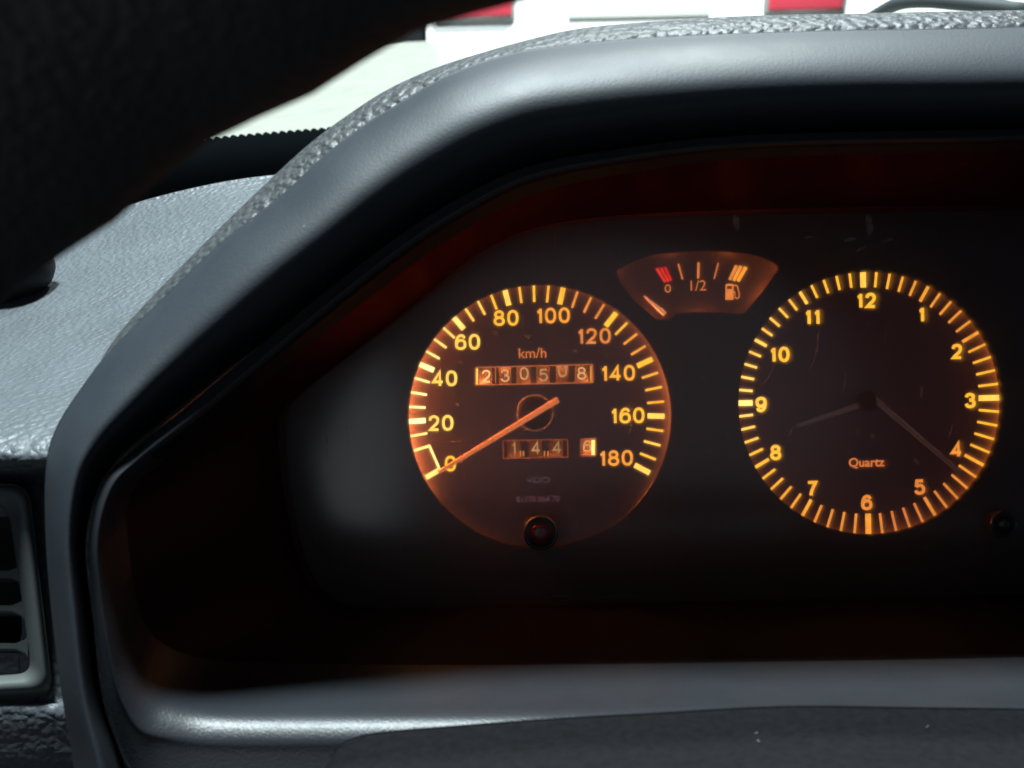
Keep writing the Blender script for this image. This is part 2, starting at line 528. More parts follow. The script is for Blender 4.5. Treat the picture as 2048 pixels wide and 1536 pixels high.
def digits(name, s, parent, loc, mat, h, stroke, color, wf=0.66, gap=0.15, th=0.00012):
    """printed numeral: outer height h, strokes of width stroke*h"""
    bm = bmesh.new(); x0 = 0.0; k = 0
    for ch in s:
        gl, f = GLYPH[ch]
        wd = (wf - stroke) * f
        for st in gl:
            ribbon(bm, [(x0 + x * wd, stroke / 2 + y * (1 - stroke)) for x, y in st], stroke, z=k * 0.0016); k += 1
        x0 += wd + stroke + gap
    x0 -= gap
    x_ = [v.co.x for v in bm.verts]; cx = (min(x_) + max(x_)) / 2
    for v in bm.verts: v.co = Vector(((v.co.x - cx) * h, -v.co.z * h, (v.co.y - 0.5) * h))
    be = [e for e in bm.edges if len(e.link_faces) == 1]
    r = bmesh.ops.extrude_edge_only(bm, edges=be)
    bmesh.ops.translate(bm, vec=(0, th, 0), verts=[g for g in r['geom'] if isinstance(g, bmesh.types.BMVert)])
    o = from_bm(name, bm, mat, parent, smooth=False)
    o.location = loc; o.color = (*color, 1)
    return o

RAMP = [(0.0, (0.02, 0.004, 0.002)), (0.15, (0.10, 0.02, 0.006)), (0.35, (0.42, 0.09, 0.025)), (0.6, (0.80, 0.21, 0.05)),
        (0.8, (1.15, 0.40, 0.045)), (1.0, (1.45, 0.66, 0.05)), (1.2, (1.8, 0.98, 0.20)), (1.5, (2.6, 1.65, 0.65))]
def glow(b):
    for (b0, c0), (b1, c1) in zip(RAMP, RAMP[1:]):
        if b <= b1:
            t = (b - b0) / (b1 - b0)
            return tuple(x + (y - x) * t for x, y in zip(c0, c1))
    return RAMP[-1][1]

def bar_part(name, parent, a, b, w0, w1, y, b_glow, th=0.00012, mat=None):
    """thin printed bar from a to b (x,z pairs)"""
    ax = Vector((a[0], a[1])); bx = Vector((b[0], b[1]))
    d = (bx - ax).normalized(); n = Vector((-d.y, d.x))
    q = [ax + n * w0 / 2, ax - n * w0 / 2, bx - n * w1 / 2, bx + n * w1 / 2]
    v = [(p.x, y, p.y) for p in q] + [(p.x, y + th, p.y) for p in q]
    f = [(0, 1, 2, 3), (4, 7, 6, 5), (0, 4, 5, 1), (1, 5, 6, 2), (2, 6, 7, 3), (3, 7, 4, 0)]
    o = mk(name, v, f, mat or M['glow'], parent, smooth=False)
    if b_glow is not None:
        o.color = (*(b_glow if isinstance(b_glow, tuple) else glow(b_glow)), 1)
    return o

# ================================================================== ground
gr = mk('ground', [(-60, -60, 0), (60, -60, 0), (60, 60, 0), (-60, 60, 0)], [(0, 1, 2, 3)], M['asphalt'])
struct(gr)

# ================================================================== instrument binnacle
binn = thing('instrument_binnacle', 'dark grey plastic instrument binnacle with grained hood around the amber dials', 'binnacle', F)

# stations of the hood lip: outer (strip foot) | valley beside the inner bezel | silhouette of the grained skin
LIP = [
    ((165, 1720), (300, 1720), (180, 1720)),
    ((148, 1536), (243, 1536), (165, 1536)),
    ((126, 1400), (200, 1400), (145, 1400)),
    ((106, 1250), (180, 1235), (125, 1250)),
    ((92, 1080), (168, 1085), (110, 1080)),
    ((92, 940), (192, 975), (110, 945)),
    ((114, 855), (238, 908), (128, 862)),
    ((172, 765), (300, 855), (178, 772)),
    ((228, 694), (365, 800), (222, 690)),
    ((310, 612), (450, 728), (290, 608)),
    ((440, 487), (578, 626), (416, 478)),
    ((560, 393), (700, 528), (524, 372)),
    ((650, 310), (786, 466), (616, 288)),
    ((720, 256), (850, 424), (690, 232)),
    ((800, 205), (915, 386), (778, 176)),
    ((900, 148), (990, 348), (885, 130)),
    ((1024, 106), (1080, 314), (1018, 90)),
    ((1150, 88), (1190, 294), (1145, 58)),
    ((1300, 75), (1330, 276), (1298, 42)),
    ((1500, 66), (1515, 258), (1498, 30)),
    ((1700, 60), (1705, 250), (1699, 26)),
]
LIP_END = (57, 247, 22)
def ydep(i):
    t = min(1.0, i / 14.0)
    return lerp(-0.122, -0.100, t * t * (3 - 2 * t))

def lip_loop(f, yoff):
    pts = []
    for i, (a, b, s) in enumerate(LIP):
        u = lerp(a[0], b[0], f); v = lerp(a[1], b[1], f)
        pts.append(P(u, v, ydep(i) + yoff))
    pts.append(PX(XC, lerp(LIP_END[0], LIP_END[1], f), ydep(99) + yoff))
    return pts + mirror_x(pts[:-1])[::-1]

def skin_loop(yoff, du=0.0, drop=0.0, toward=0.0):
    pts = []
    for i, (a, b, s) in enumerate(LIP):
        u, v = s
        u = lerp(u, a[0], toward); v = lerp(v, a[1], toward)
        p = P(u, v, ydep(i) + yoff)
        q = P(b[0], b[1], ydep(i) + yoff)
        d = (q - p).normalized()
        pts.append(p + d * drop)
    p = PX(XC, lerp(LIP_END[2], LIP_END[0], toward), ydep(99) + yoff)
    pts.append(p + Vector((0, 0, -drop)))
    return pts + mirror_x(pts[:-1])[::-1]

lip_loops = [lip_loop(-0.012, 0.012), lip_loop(0.0, 0.0015), lip_loop(0.01, 0.0), lip_loop(0.13, -0.0075), lip_loop(0.32, -0.0135), lip_loop(0.52, -0.0160),
             lip_loop(0.70, -0.0145), lip_loop(0.87, -0.0085), lip_loop(1.0, -0.001), lip_loop(1.08, 0.008)]
v_, f_ = loft(lip_loops, 6, 4, False)
mk('hood_lip', v_, f_, M['lip'], binn)

skin = [skin_loop(0.003, toward=1.06), skin_loop(0.0035, toward=1.0), skin_loop(0.005, toward=0.7), skin_loop(0.010, toward=0.25), skin_loop(0.020, toward=0.02, drop=0.0004),
        skin_loop(0.040, drop=0.0065), skin_loop(0.075, drop=0.018), skin_loop(0.14, drop=0.04), skin_loop(0.2, drop=0.065)]
v_, f_ = loft(skin, 40, 5, False)
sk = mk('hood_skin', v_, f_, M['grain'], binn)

# inner bezel: closed loops C | Q1 | Q2 | D | E
BZ = [
    ((1500, 1640), (1500, 1468), (1500, 1424), (1500, 1324), (1500, 1197)),
    ((1000, 1645), (1000, 1473), (1000, 1429), (1000, 1330), (1050, 1206)),
    ((600, 1645), (600, 1476), (600, 1432), (620, 1328), (760, 1214)),
    ((430, 1630), (420, 1476), (430, 1431), (470, 1324), (690, 1205)),
    ((330, 1595), (330, 1466), (345, 1422), (380, 1312), (640, 1170)),
    ((262, 1545), (278, 1450), (290, 1405), (310, 1275), (610, 1100)),
    ((225, 1460), (240, 1385), (252, 1345), (276, 1215), (592, 1020)),
    ((202, 1350), (218, 1295), (232, 1262), (264, 1150), (582, 960)),
    ((186, 1220), (203, 1195), (220, 1170), (256, 1085), (577, 905)),
    ((177, 1080), (196, 1075), (214, 1065), (252, 1020), (575, 865)),
    ((205, 965), (224, 973), (240, 976), (276, 965), (582, 815)),
    ((262, 903), (278, 917), (290, 926), (318, 930), (620, 776)),
    ((380, 808), (394, 826), (404, 838), (426, 850), (690, 722)),
    ((500, 708), (514, 726), (524, 738), (544, 754), (780, 655)),
    ((640, 592), (654, 610), (664, 622), (682, 640), (870, 584)),
    ((800, 470), (812, 488), (820, 501), (836, 522), (945, 523)),
    ((930, 390), (939, 408), (945, 421), (957, 444), (1005, 489)),
    ((1060, 332), (1065, 350), (1069, 363), (1076, 386), (1080, 461)),
    ((1250, 296), (1252, 314), (1253, 326), (1256, 346), (1230, 441)),
    ((1500, 270), (1501, 287), (1501, 298), (1502, 316), (1500, 431)),
]
BZ_B = (1636, 1465, 1421, 1318, 1193)
BZ_T = (260, 276, 287, 304, 428)
YB = (-0.1255, -0.1240, -0.1198, -0.086, -0.003)
def yst(i, k):
    """depth of loop k at station i: bottom sill stands further out than the top"""
    side = [-0.128, -0.130, -0.127, -0.116, -0.003]
    top = [-0.108, -0.1095, -0.107, -0.098, -0.003]
    t = min(1.0, max(0.0, (i - 2) / 5.0)); t = t * t * (3 - 2 * t)
    y = lerp(YB[k], side[k], t)
    t2 = min(1.0, max(0.0, (i - 9) / 6.0)); t2 = t2 * t2 * (3 - 2 * t2)
    return lerp(y, top[k], t2)
def bz_loop(k, yoff=0.0, f=None, k2=None):
    pts = [PX(XC, BZ_B[k], YB[k] + yoff)]
    for i, st in enumerate(BZ):
        pts.append(P(st[k][0], st[k][1], yst(i, k) + yoff))
    pts.append(PX(XC, BZ_T[k], yst(99, k) + yoff))
    return pts + mirror_x(pts[1:-1])[::-1]
def mid_loops(a, b, t, sag=0.0):
    out = []
    cen = Vector((XC, 0, -0.01))
    for p, q in zip(a, b):
        m_ = p.lerp(q, t)
        d = Vector((m_.x - cen.x, 0, m_.z - cen.z)).normalized()
        out.append(m_ + d * sag)
    return out
l0, l1, l2, l3, l4 = [bz_loop(k) for k in range(5)]
back = bz_loop(0, 0.016)
c0 = [p + Vector((0, 0.0010, 0)) for p in l0]
dd = mid_loops(l3, l4, 0.05, 0.0006)
d3 = mid_loops(l3, l4, 0.50, 0.0006)
h0 = mid_loops(l0, l1, 0.12); h1 = mid_loops(l1, l0, 0.22); h2 = mid_loops(l2, l3, 0.28)
v_, f_ = loft([back, c0, l0, h0, h1, l1, l2, h2, l3], 6, 5, True)
def two_mats(o, m2, rows, first, nrows):
    """second material on the diagonal and top of a closed loft, from row 'first' on"""
    o.data.materials.append(m2)
    half = len(BZ) + 1
    n = 2 * half * 6
    idx = []
    for i in range(n):
        st = i / 6.0
        if st > half: st = 2 * half - st
        for j in range(nrows):
            idx.append(1 if (st > rows and j >= first) else 0)
    o.data.polygons.foreach_set('material_index', idx)
ib = mk('inner_bezel', v_, f_, M['bezel'], binn)
two_mats(ib, M['wallmatte'], 12.0, 28, 40)  # blacker rows: shade put into the colour against the amber dial light
v_, f_ = loft([l3, dd, d3, l4], 6, 6, True)
iw = mk('inner_wall', v_, f_, M['wallmatte'], binn)
two_mats(iw, M['wall'], 10.5, 0, 18)  # red sheen painted only on diagonal and top, where the dials reflect

# mask plate with the dial openings
def circ(u, v, r_px, y, n=96):
    c = P(u, v, y); r = r_px * (DIST + y) / FPX
    return [(c.x + r * math.cos(2 * PI * i / n), c.z + r * math.sin(2 * PI * i / n)) for i in range(n)]
YM = -0.0045
SPO = (1080, 833, 263)
CLO = (1740, 806, 263)
FAN = [(1234, 541), (1270, 521), (1309, 509), (1355, 504), (1403, 502), (1450, 503), (1498, 508), (1530, 518), (1553, 529), (1558, 537), (1552, 546),
       (1535, 570), (1512, 600), (1495, 621), (1485, 628), (1440, 625), (1395, 624), (1350, 627), (1338, 640), (1312, 638), (1268, 600), (1238, 561)]
fan_l = [(p.x, p.z) for p in [P(u, v, YM) for u, v in FAN]]
outl = [(p.x, p.z) for p in spline([Vector((p.x, 0, p.z)) for p in l4], 4, True)]
cx_, cz_ = XC, -0.01
outl = [(x + (x - cx_) * 0.004, z + (z - cz_) * 0.006) for x, z in outl]
bm = outline_plate(outl, [circ(*SPO, YM), circ(*CLO, YM), fan_l], YM, 0.0015)
from_bm('mask_plate', bm, M['mask'], binn, smooth=False)

# clear lens over the mask
YL = -0.013
lens_o = [(p.x, p.z) for p in spline([a.lerp(b, 0.115) for a, b in zip(l4, l3)], 4, True)]
bm = bmesh.new()
vv = [bm.verts.new((x, YL - 0.05 * z, z)) for x, z in lens_o]
bmesh.ops.triangle_fill(bm, use_beauty=True, edges=[bm.edges.new((vv[i], vv[(i + 1) % len(vv)])) for i in range(len(vv))])
for f in bm.faces:
    if f.normal.y > 0: f.normal_flip()
from_bm('clear_lens', bm, M['lens'], binn, smooth=False)

# dried smears, specks and lint on the face of the lens
def smear_mat():
    m = bpy.data.materials.new('lens_smear'); m.use_nodes = True
    nt = m.node_tree; N, L = nt.nodes, nt.links
    N.remove(N['Principled BSDF'])
    tr = N.new('ShaderNodeBsdfTransparent')
    df = N.new('ShaderNodeBsdfDiffuse'); df.inputs['Color'].default_value = (0.7, 0.66, 0.68, 1)
    tl = N.new('ShaderNodeBsdfTranslucent'); tl.inputs['Color'].default_value = (0.8, 0.75, 0.78, 1)
    m0 = N.new('ShaderNodeMixShader'); L.new(df.outputs[0], m0.inputs[1]); L.new(tl.outputs[0], m0.inputs[2])
    tc = N.new('ShaderNodeTexCoord'); nz = N.new('ShaderNodeTexNoise'); nz.inputs['Scale'].default_value = 900.0; nz.inputs['Detail'].default_value = 3
    L.new(tc.outputs['Object'], nz.inputs['Vector'])
    mr = N.new('ShaderNodeMapRange'); mr.inputs[1].default_value = 0.35; mr.inputs[2].default_value = 0.75; mr.inputs[3].default_value = 0.04; mr.inputs[4].default_value = 0.42
    L.new(nz.outputs['Fac'], mr.inputs[0])
    mx = N.new('ShaderNodeMixShader'); L.new(mr.outputs[0], mx.inputs[0])
    L.new(tr.outputs[0], mx.inputs[1]); L.new(m0.outputs[0], mx.inputs[2])
    L.new(mx.outputs[0], N['Material Output'].inputs['Surface'])
    return m
M['smear'] = smear_mat()
SMEARS = [(1637, 655, 1619, 742, 7), (1552, 722, 1524, 770, 4.5), (1586, 848, 1577, 872, 5), (1610, 477, 1626, 473, 5), (1690, 482, 1710, 477, 6), (1713, 503, 1730, 495, 6),
          (1766, 484, 1786, 479, 5), (1346, 741, 1354, 749, 8), (1452, 880, 1447, 845, 4), (1456, 842, 1447, 850, 3), (984, 664, 996, 670, 9), (1050, 670, 1060, 675, 9), (1146, 700, 1154, 705, 9),
          (908, 806, 918, 812, 7), (916, 724, 926, 728, 8), (1690, 745, 1684, 790, 5), (1842, 770, 1838, 812, 5), (1905, 850, 1897, 872, 6), (1480, 650, 1484, 656, 6), (1098, 1196, 1124, 1191, 4),
          (1128, 1193, 1136, 1191, 6), (1486, 1206, 1496, 1202, 4), (1190, 1197, 1290, 1196, 3), (1735, 430, 1738, 470, 16), (1470, 432, 1474, 458, 14), (650, 860, 653, 915, 4), (690, 840, 694, 900, 3),
          (842, 890, 960, 889, 2), (1262, 800, 1258, 870, 5), (1744, 868, 1748, 880, 8), (1828, 918, 1836, 928, 9)]
for (u0, v0, u1, v1_, w_) in SMEARS:
    yb = YL - 0.0006
    def onl(u, v):
        p = P(u, v, yb)
        for _ in range(3): p = P(u, v, yb - 0.05 * p.z)
        return p
    a_, b_ = onl(u0, v0), onl(u1, v1_)
    d_ = (b_ - a_); n_ = Vector((-d_.z, 0, d_.x)).normalized(); ln = d_.length
    k_ = w_ * 0.5 * (DIST + yb) / FPX
    ring_, m_ = [], 14
    for q_ in range(m_):
        an = 2 * PI * q_ / m_
        t_ = 0.5 + math.cos(an) * (0.5 + k_ / max(ln, 1e-6) * 0.4)
        jit = 1.0 + random.uniform(-0.3, 0.3)
        bend = math.sin(t_ * PI) * ln * 0.06
        ring_.append(a_ + d_ * t_ + n_ * (math.sin(an) * k_ * jit + bend))
    mk('lens_smear', ring_, [tuple(range(m_))], M['smear'], binn, smooth=False)

# reset knob of the trip meter and clock set knob
def knob(label, u, v, r_px, y0, cap):
    c = P(u, v, y0)
    r = r_px * (DIST + y0) / FPX
    mw = F @ Matrix.Translation(c)
    k = thing('push_knob', label, 'knob', mw, None)
    v1, f1 = lathe([(0.0, -0.004), (r * 0.3, -0.0042), (r * 0.52, -0.0036), (r * 0.66, -0.0022), (r * 0.70, 0.0), (r * 0.70, 0.016)], 40)
    mk('knob_cap', v1, f1, M[cap], k)
    v1, f1 = lathe([(r * 0.74, 0.004), (r * 0.76, -0.0022), (r * 0.84, -0.0032), (r * 0.93, -0.003), (r, -0.0018), (r * 1.02, 0.004)], 40)
    mk('knob_collar', v1, f1, M['knob'], k)
    return k

knob('small black trip reset knob at the foot of the speedometer', 1081, 1063, 36, -0.0075, 'knobred')
knob('small black clock setting knob low at the right edge of the photo', 2000, 1046, 28, -0.0075, 'knob')

# ================================================================== gauges
def ring_part(parent, r, y0, y1, strengths, n=72):
    """amber light guide hidden behind the rim of the opening, lighting the dial edge"""
    v, f, val = [], [], []
    for i in range(n):
        a = 2 * PI * i / n
        for y in (y0, y1):
            v.append((r * math.cos(a), y, r * math.sin(a)))
            val.append(strengths(math.degrees(a) % 360))
    for i in range(n):
        j = (i + 1) % n
        f.append((2 * i, 2 * i + 1, 2 * j + 1, 2 * j))
    o = mk('light_guide', v, f, M['ring'], parent)
    at = o.data.attributes.new('lamp', 'FLOAT', 'POINT')
    at.data.foreach_set('value', val)
    return o

def ang_interp(table):
    t = sorted(table)
    t = [(t[-1][0] - 360, t[-1][1])] + t + [(t[0][0] + 360, t[0][1])]
    def fn(a):
        for (a0, v0), (a1, v1) in zip(t, t[1:]):
            if a0 <= a <= a1:
                k = (a - a0) / (a1 - a0); k = k * k * (3 - 2 * k)
                return v0 + (v1 - v0) * k
        return t[0][1]
    return fn

def rel(c, u, v, y=0.0):
    p = P(u, v, y)
    return Vector((p.x - c.x, p.y - c.y, p.z - c.z))

def rect_hole(c, u0, v0, u1, v1):
    q = [rel(c, u0, v0), rel(c, u0, v1), rel(c, u1, v1), rel(c, u1, v0)]
    return [(p.x, p.z) for p in q]

# ---------------------------------------------------------------- speedometer
SC = P(1073, 826, 0.0)
sp = thing('speedometer', 'round amber backlit speedometer marked 0 to 180 km/h with its needle at 0', 'speedometer', F @ Matrix.Translation(SC))
SR = 0.0490
ODO = (951, 734, 1186, 770)
TRA = (1006, 881, 1137, 915)
TRB = (1162, 879, 1191, 912)
disc = [(SR * math.cos(2 * PI * i / 96), SR * math.sin(2 * PI * i / 96)) for i in range(96)]
def skew_hole(q):
    return [(p.x, p.z) for p in [rel(SC, u, v) for u, v in q]]
ODO_Q = [(951, 735), (951, 770), (1186, 765), (1185, 729)]
TRA_Q = [(1006, 881), (1007, 917), (1136, 914), (1135, 879)]
TRB_Q = [(1162, 879), (1162, 912), (1191, 911), (1191, 876)]
bm = outline_plate(disc, [skew_hole(ODO_Q), skew_hole(TRA_Q), skew_hole(TRB_Q)], 0.0, 0.0012)
from_bm('dial_face', bm, M['dial'], sp, smooth=False)
bm = bmesh.new(); box_bm(bm, (0, 0.013, 0), (0.095, 0.002, 0.095))
from_bm('dial_backing', bm, M['knob'], sp, smooth=False)
ring_part(sp, 0.0468, -0.0029, -0.0003, ang_interp([(0, 5.0), (14, 6.5), (30, 4.0), (60, 3.0), (90, 3.5), (115, 6.0), (140, 22.0), (165, 44.0), (190, 48.0), (208, 18.0), (222, 1.0), (270, 0.15), (310, 0.1), (335, 1.4)]))

def sp_ang(v): return R(209.1 - 1.3235 * v)
sp_b = {0: 1.25, 10: 1.3, 15: 1.3, 20: 1.5, 25: 1.4, 30: 1.4, 35: 1.35, 40: 1.45, 45: 1.3, 50: 1.25, 55: 1.2, 60: 1.25, 65: 1.1, 70: 1.1, 75: 1.0, 80: 1.1, 85: .95, 90: 1.0,
        95: .9, 100: .95, 105: .72, 110: .72, 115: .68, 120: 1.0, 125: 0.95, 130: .8, 135: .78, 140: .98, 145: .88, 150: .95, 155: .9, 160: 1.12, 165: .98, 170: 1.1, 175: 1.0, 180: 1.12}
YP = -0.00016
for v, b in sp_b.items():
    a = sp_ang(v)
    ro, ri = 256 * S0, 222 * S0
    wd = 10.5 * S0 if v % 20 == 0 else 5.0 * S0
    if v == 10: wd = 5.5 * S0
    if v == 0: wd = 10 * S0
    if v in (5,): continue
    d = (math.cos(a), math.sin(a))
    bar_part('tick', sp, (d[0] * ri, d[1] * ri), (d[0] * ro, d[1] * ro), wd, wd, YP, b)
a0, a1 = sp_ang(0), sp_ang(10)
ri = 224 * S0
bar_part('bracket_line', sp, (math.cos(a0) * ri, math.sin(a0) * ri), (math.cos(a1) * ri, math.sin(a1) * ri), 5 * S0, 5 * S0, YP, 1.3)
for s, u, v, b in [('0', 901, 927, 1.0), ('20', 881, 846, 1.15), ('40', 888, 757, 1.12), ('60', 935, 684, 1.1), ('80', 1012, 636, .97), ('100', 1107, 631, .82),
                   ('120', 1189, 672, .66), ('140', 1237, 746, .88), ('160', 1256, 831, 1.0), ('180', 1233, 916, .80)]:
    q = rel(SC, u, v); q.y = YP
    digits('numeral', s, sp, q, M['glow'], 31.5 * S0, 0.170, glow(b), wf=0.72)
q = rel(SC, 1065, 706); q.y = YP
text_part('unit_print', 'km/h', sp, q, M['glow'], width=55 * S0, offset=0.004, color=glow(.58))
q = rel(SC, 1076, 960); q.y = YP
text_part('maker_print', 'VDO', sp, q, M['glow'], width=48 * S0, height=10.5 * S0, offset=0.0, color=(0.085, 0.055, 0.065))  # plain grey print, faint emission added to keep it visible
q = rel(SC, 1076, 998); q.y = YP
text_part('serial_print', '81370 064 70', sp, q, M['glow'], width=86 * S0, height=11 * S0, color=(0.13, 0.045, 0.06))  # plain print as well, its dim glow is added

# hub disc with its pale ring
HC = rel(SC, 1070, 826)
v1, f1 = lathe([(0.0, -0.0006), (33 * S0, -0.0006), (34 * S0, -0.0004)], 48, (HC.x, 0, HC.z))
mk('hub_disc', v1, f1, M['knob'], sp)
v1, f1 = lathe([(34.0 * S0, 0.0), (34.4 * S0, -0.0007), (36.6 * S0, -0.0007), (37 * S0, 0.0)], 48, (HC.x, 0, HC.z))
mk('hub_ring', v1, f1, M['hubring'], sp)

# needle, standing clear of the dial
YN = -0.0022
t0 = rel(SC, 1116, 799, YN); t1 = rel(SC, 877, 944.5, YN)
def needle(name, parent, a, b, w0, w1, th, col):
    d = Vector((b.x - a.x, 0, b.z - a.z)).normalized(); n = Vector((-d.z, 0, d.x))
    y = a.y
    vs_ = []
    for p, w_ in ((a, w0), (b, w1)):
        for k, yy in ((-0.5, 0.0), (-0.28, -th), (0.28, -th), (0.5, 0.0)):
            q_ = Vector((p.x, 0, p.z)) + n * (k * w_)
            vs_.append((q_.x, y + yy, q_.z))
    fs = [(i, i + 1, i + 5, i + 4) for i in range(3)] + [(3, 0, 4, 7), (0, 3, 2, 1), (4, 5, 6, 7)]
    o = mk(name, vs_, fs, col, parent, smooth=False)
    return o
def needle_mat():
    m, nt, b = new_mat('edge_lit_needle')
    b.inputs['Base Color'].default_value = (0.75, 0.25, 0.06, 1)
    b.inputs['Roughness'].default_value = 0.35
    b.inputs['Emission Color'].default_value = (1.0, 0.29, 0.09, 1)
    b.inputs['Emission Strength'].default_value = 0.40
    return m
M['needle'] = needle_mat()
M['needle_pale'] = needle_mat()
M['needle_pale'].name = 'pale_needle'
M['needle_pale'].node_tree.nodes['Principled BSDF'].inputs['Emission Color'].default_value = (1.0, 0.42, 0.18, 1)
M['needle_pale'].node_tree.nodes['Principled BSDF'].inputs['Base Color'].default_value = (0.45, 0.25, 0.12, 1)
needle('needle', sp, t0, t1, 12.5 * S0, 8.0 * S0, 0.0006, M['needle'])
v1, f1 = lathe([(0.0, YN + 0.0001), (4 * S0, YN + 0.0002), (4 * S0, -0.0003)], 20, (HC.x, 0, HC.z))
mk('needle_pivot', v1, f1, M['knob'], sp)

# odometer drums behind their windows
def drum_row(name, label, quad, chars, bright, dmats, hpx, edge, ypad=0.0060):
    """quad: corners tl, bl, br, tr of the window in the dial"""
    tl, bl, br, tr = [rel(SC, u, v) for u, v in quad]
    wn = (tr.x - tl.x)
    root = bpy.data.objects.new(name, None); C.objects.link(root); root.parent = sp
    root.empty_display_size = 0.005
    n = len(chars)
    rad = 0.0085
    for i, ch in enumerate(chars):
        f0, f1_ = i / n, (i + 1) / n
        xa, xb = lerp(tl.x, tr.x, f0), lerp(tl.x, tr.x, f1_)
        zc = lerp((tl.z + bl.z) / 2, (tr.z + br.z) / 2, (f0 + f1_) / 2)
        g = 0.17 * (xb - xa)
        prof = []
        bmd = bmesh.new()
        segs = 20
        rows = []
        for k in range(segs + 1):
            an = R(-52 + 104 * k / segs)
            yy = ypad + rad * (1 - math.cos(an)); zz = rad * math.sin(an)
            rows.append([bmd.verts.new((xa + g, yy + 0.0012, zc + zz)), bmd.verts.new((xa + g, yy, zc + zz)),
                         bmd.verts.new((xb - g, yy, zc + zz)), bmd.verts.new((xb - g, yy + 0.0012, zc + zz))])
        for r0, r1 in zip(rows, rows[1:]):
            for k in range(3): bmd.faces.new((r0[k], r0[k + 1], r1[k + 1], r1[k]))
        from_bm('number_drum', bmd, dmats[i], root, autosharp=40)
        dz = [0, 0, 0.0006, -0.0001, 0.0012, 0.0002][i] if n == 6 else 0.0
        digits('digit', ch, root, Vector(((xa + xb) / 2, ypad - 0.0001, zc + dz)), M['glow'], hpx * S0, 0.15, (bright[i] * 1.45, bright[i] * 0.66, bright[i] * 0.24), wf=0.72, th=0.0002)  # digits emit: the light falling on each drum is put into their colour
    # raised window surround, its emission stands in for light on the edge
    for (p, q_) in ((tl, bl), (bl, br), (br, tr), (tr, tl)):
        bar_part('window_edge', root, (p.x, p.z), (q_.x, q_.z), 0.0004, 0.0004, -0.00015, edge, th=0.0008)
    return root
dm = M['drum']
drum_row('odometer', None, ODO_Q, '230508', [1.1, .62, .50, .42, .42, .62], [dm] * 6, 26, .42)
drum_row('trip_meter', None, TRA_Q, '144', [.34, .40, .32], [dm] * 3, 25, .24)
drum_row('trip_tenths', None, TRB_Q, '6', [.55], [M['drum_orange']], 24, .35)
q0, q1 = rel(SC, 1186.5, 880), rel(SC, 1186.5, 910)
bar_part('lit_edge', sp, (q0.x, q0.z), (q1.x, q1.z), 7 * S0, 7 * S0, 0.0006, 1.25)  # emissive strips put in for light caught at the window and drum edges
q0, q1 = rel(SC, 954, 737), rel(SC, 954, 769)
bar_part('lit_edge', sp, (q0.x, q0.z), (q1.x, q1.z), 4 * S0, 4 * S0, 0.0006, 1.15)
q0, q1 = rel(SC, 1182, 732), rel(SC, 1182, 765)
bar_part('lit_edge', sp, (q0.x, q0.z), (q1.x, q1.z), 3 * S0, 3 * S0, 0.0006, .75)
for u_, b_ in ((991, .55), (1034, .36), (1074, .30), (1113, .30), (1151, .36)):
    q0, q1 = rel(SC, u_, 734), rel(SC, u_, 767)
    bar_part('lit_edge', sp, (q0.x, q0.z), (q1.x, q1.z), 2 * S0, 2 * S0, 0.0008, b_)
for u_ in (1041, 1047, 1089, 1096):
    q0, q1 = rel(SC, u_, 902), rel(SC, u_, 913)
    bar_part('index_mark', sp, (q0.x, q0.z), (q1.x, q1.z), 3 * S0, 3 * S0, 0.0004, .55)

def bulb(name, p, power, parent, rad=0.0018):
    l = bpy.data.lights.new(name, 'POINT'); l.energy = power; l.color = (1.0, 0.26, 0.06); l.shadow_soft_size = rad
    o = bpy.data.objects.new(name, l); C.objects.link(o); o.parent = parent; o.location = p
    return o
for u_, v_p, pw in ((946, 786, 0.024), (1010, 713, 0.006), (1070, 790, 0.006), (1125, 713, 0.006), (1190, 784, 0.009), (1030, 936, 0.002), (1110, 936, 0.002), (1176, 936, 0.003), (1204, 868, 0.002)):
    q = rel(SC, u_, v_p); q.y = 0.0024
    bulb('panel_bulb', q, pw, sp)

# ---------------------------------------------------------------- clock
CC = P(1731, 801, 0.0)
ck = thing('clock', 'round amber backlit quartz clock with twelve numerals and dim grey hands', 'clock', F @ Matrix.Translation(CC))
bm = outline_plate(disc, [], 0.0, 0.0012)
from_bm('dial_face', bm, M['dial'], ck, smooth=False)
ring_part(ck, 0.0472, -0.0029, -0.0003, ang_interp([(0, 3.2), (15, 3.6), (35, 2.2), (60, 0.9), (90, 1.3), (120, 1.6), (150, 2.2), (180, 3.4), (205, 3.6), (235, 2.4), (255, 1.4), (275, 2.0), (300, 1.2), (330, 2.2)]))
ckb = ang_interp([(0, 1.0), (30, .80), (60, .75), (70, .9), (90, 1.02), (110, .95), (125, .78), (140, .66), (165, .62), (180, .72), (195, .72), (215, .82), (235, .95), (270, 1.2), (300, 1.08), (330, 1.02)])
for i in range(60):
    deg = i * 6
    a = R(90 - deg)
    b = ckb(deg)
    if i % 15 == 0: wd, ri, b = 11.5, 226, b + .08
    elif i % 5 == 0: wd, ri, b = 6.5, 226, b + .04
    else: wd, ri = 5.0, 227
    ro = 269
    bar_part('tick', ck, (math.cos(a) * ri * S0, math.sin(a) * ri * S0), (math.cos(a) * ro * S0, math.sin(a) * ro * S0), wd * S0, wd * S0, YP, b)
for s, u, v, b in [('12', 1733, 601, 1.0), ('1', 1843, 629, .97), ('2', 1912, 703, .95), ('3', 1940, 801, .98), ('4', 1910, 899, .74), ('5', 1839, 974, .66), ('6', 1733, 1005, .70),
                   ('7', 1626, 977, .86), ('8', 1551, 905, .98), ('9', 1522, 809, 1.06), ('10', 1560, 709, 1.0), ('11', 1625, 634, 1.0)]:
    q = rel(CC, u, v); q.y = YP
    digits('numeral', s, ck, q, M['glow'], 31 * S0, 0.205, glow(b), wf=0.72)
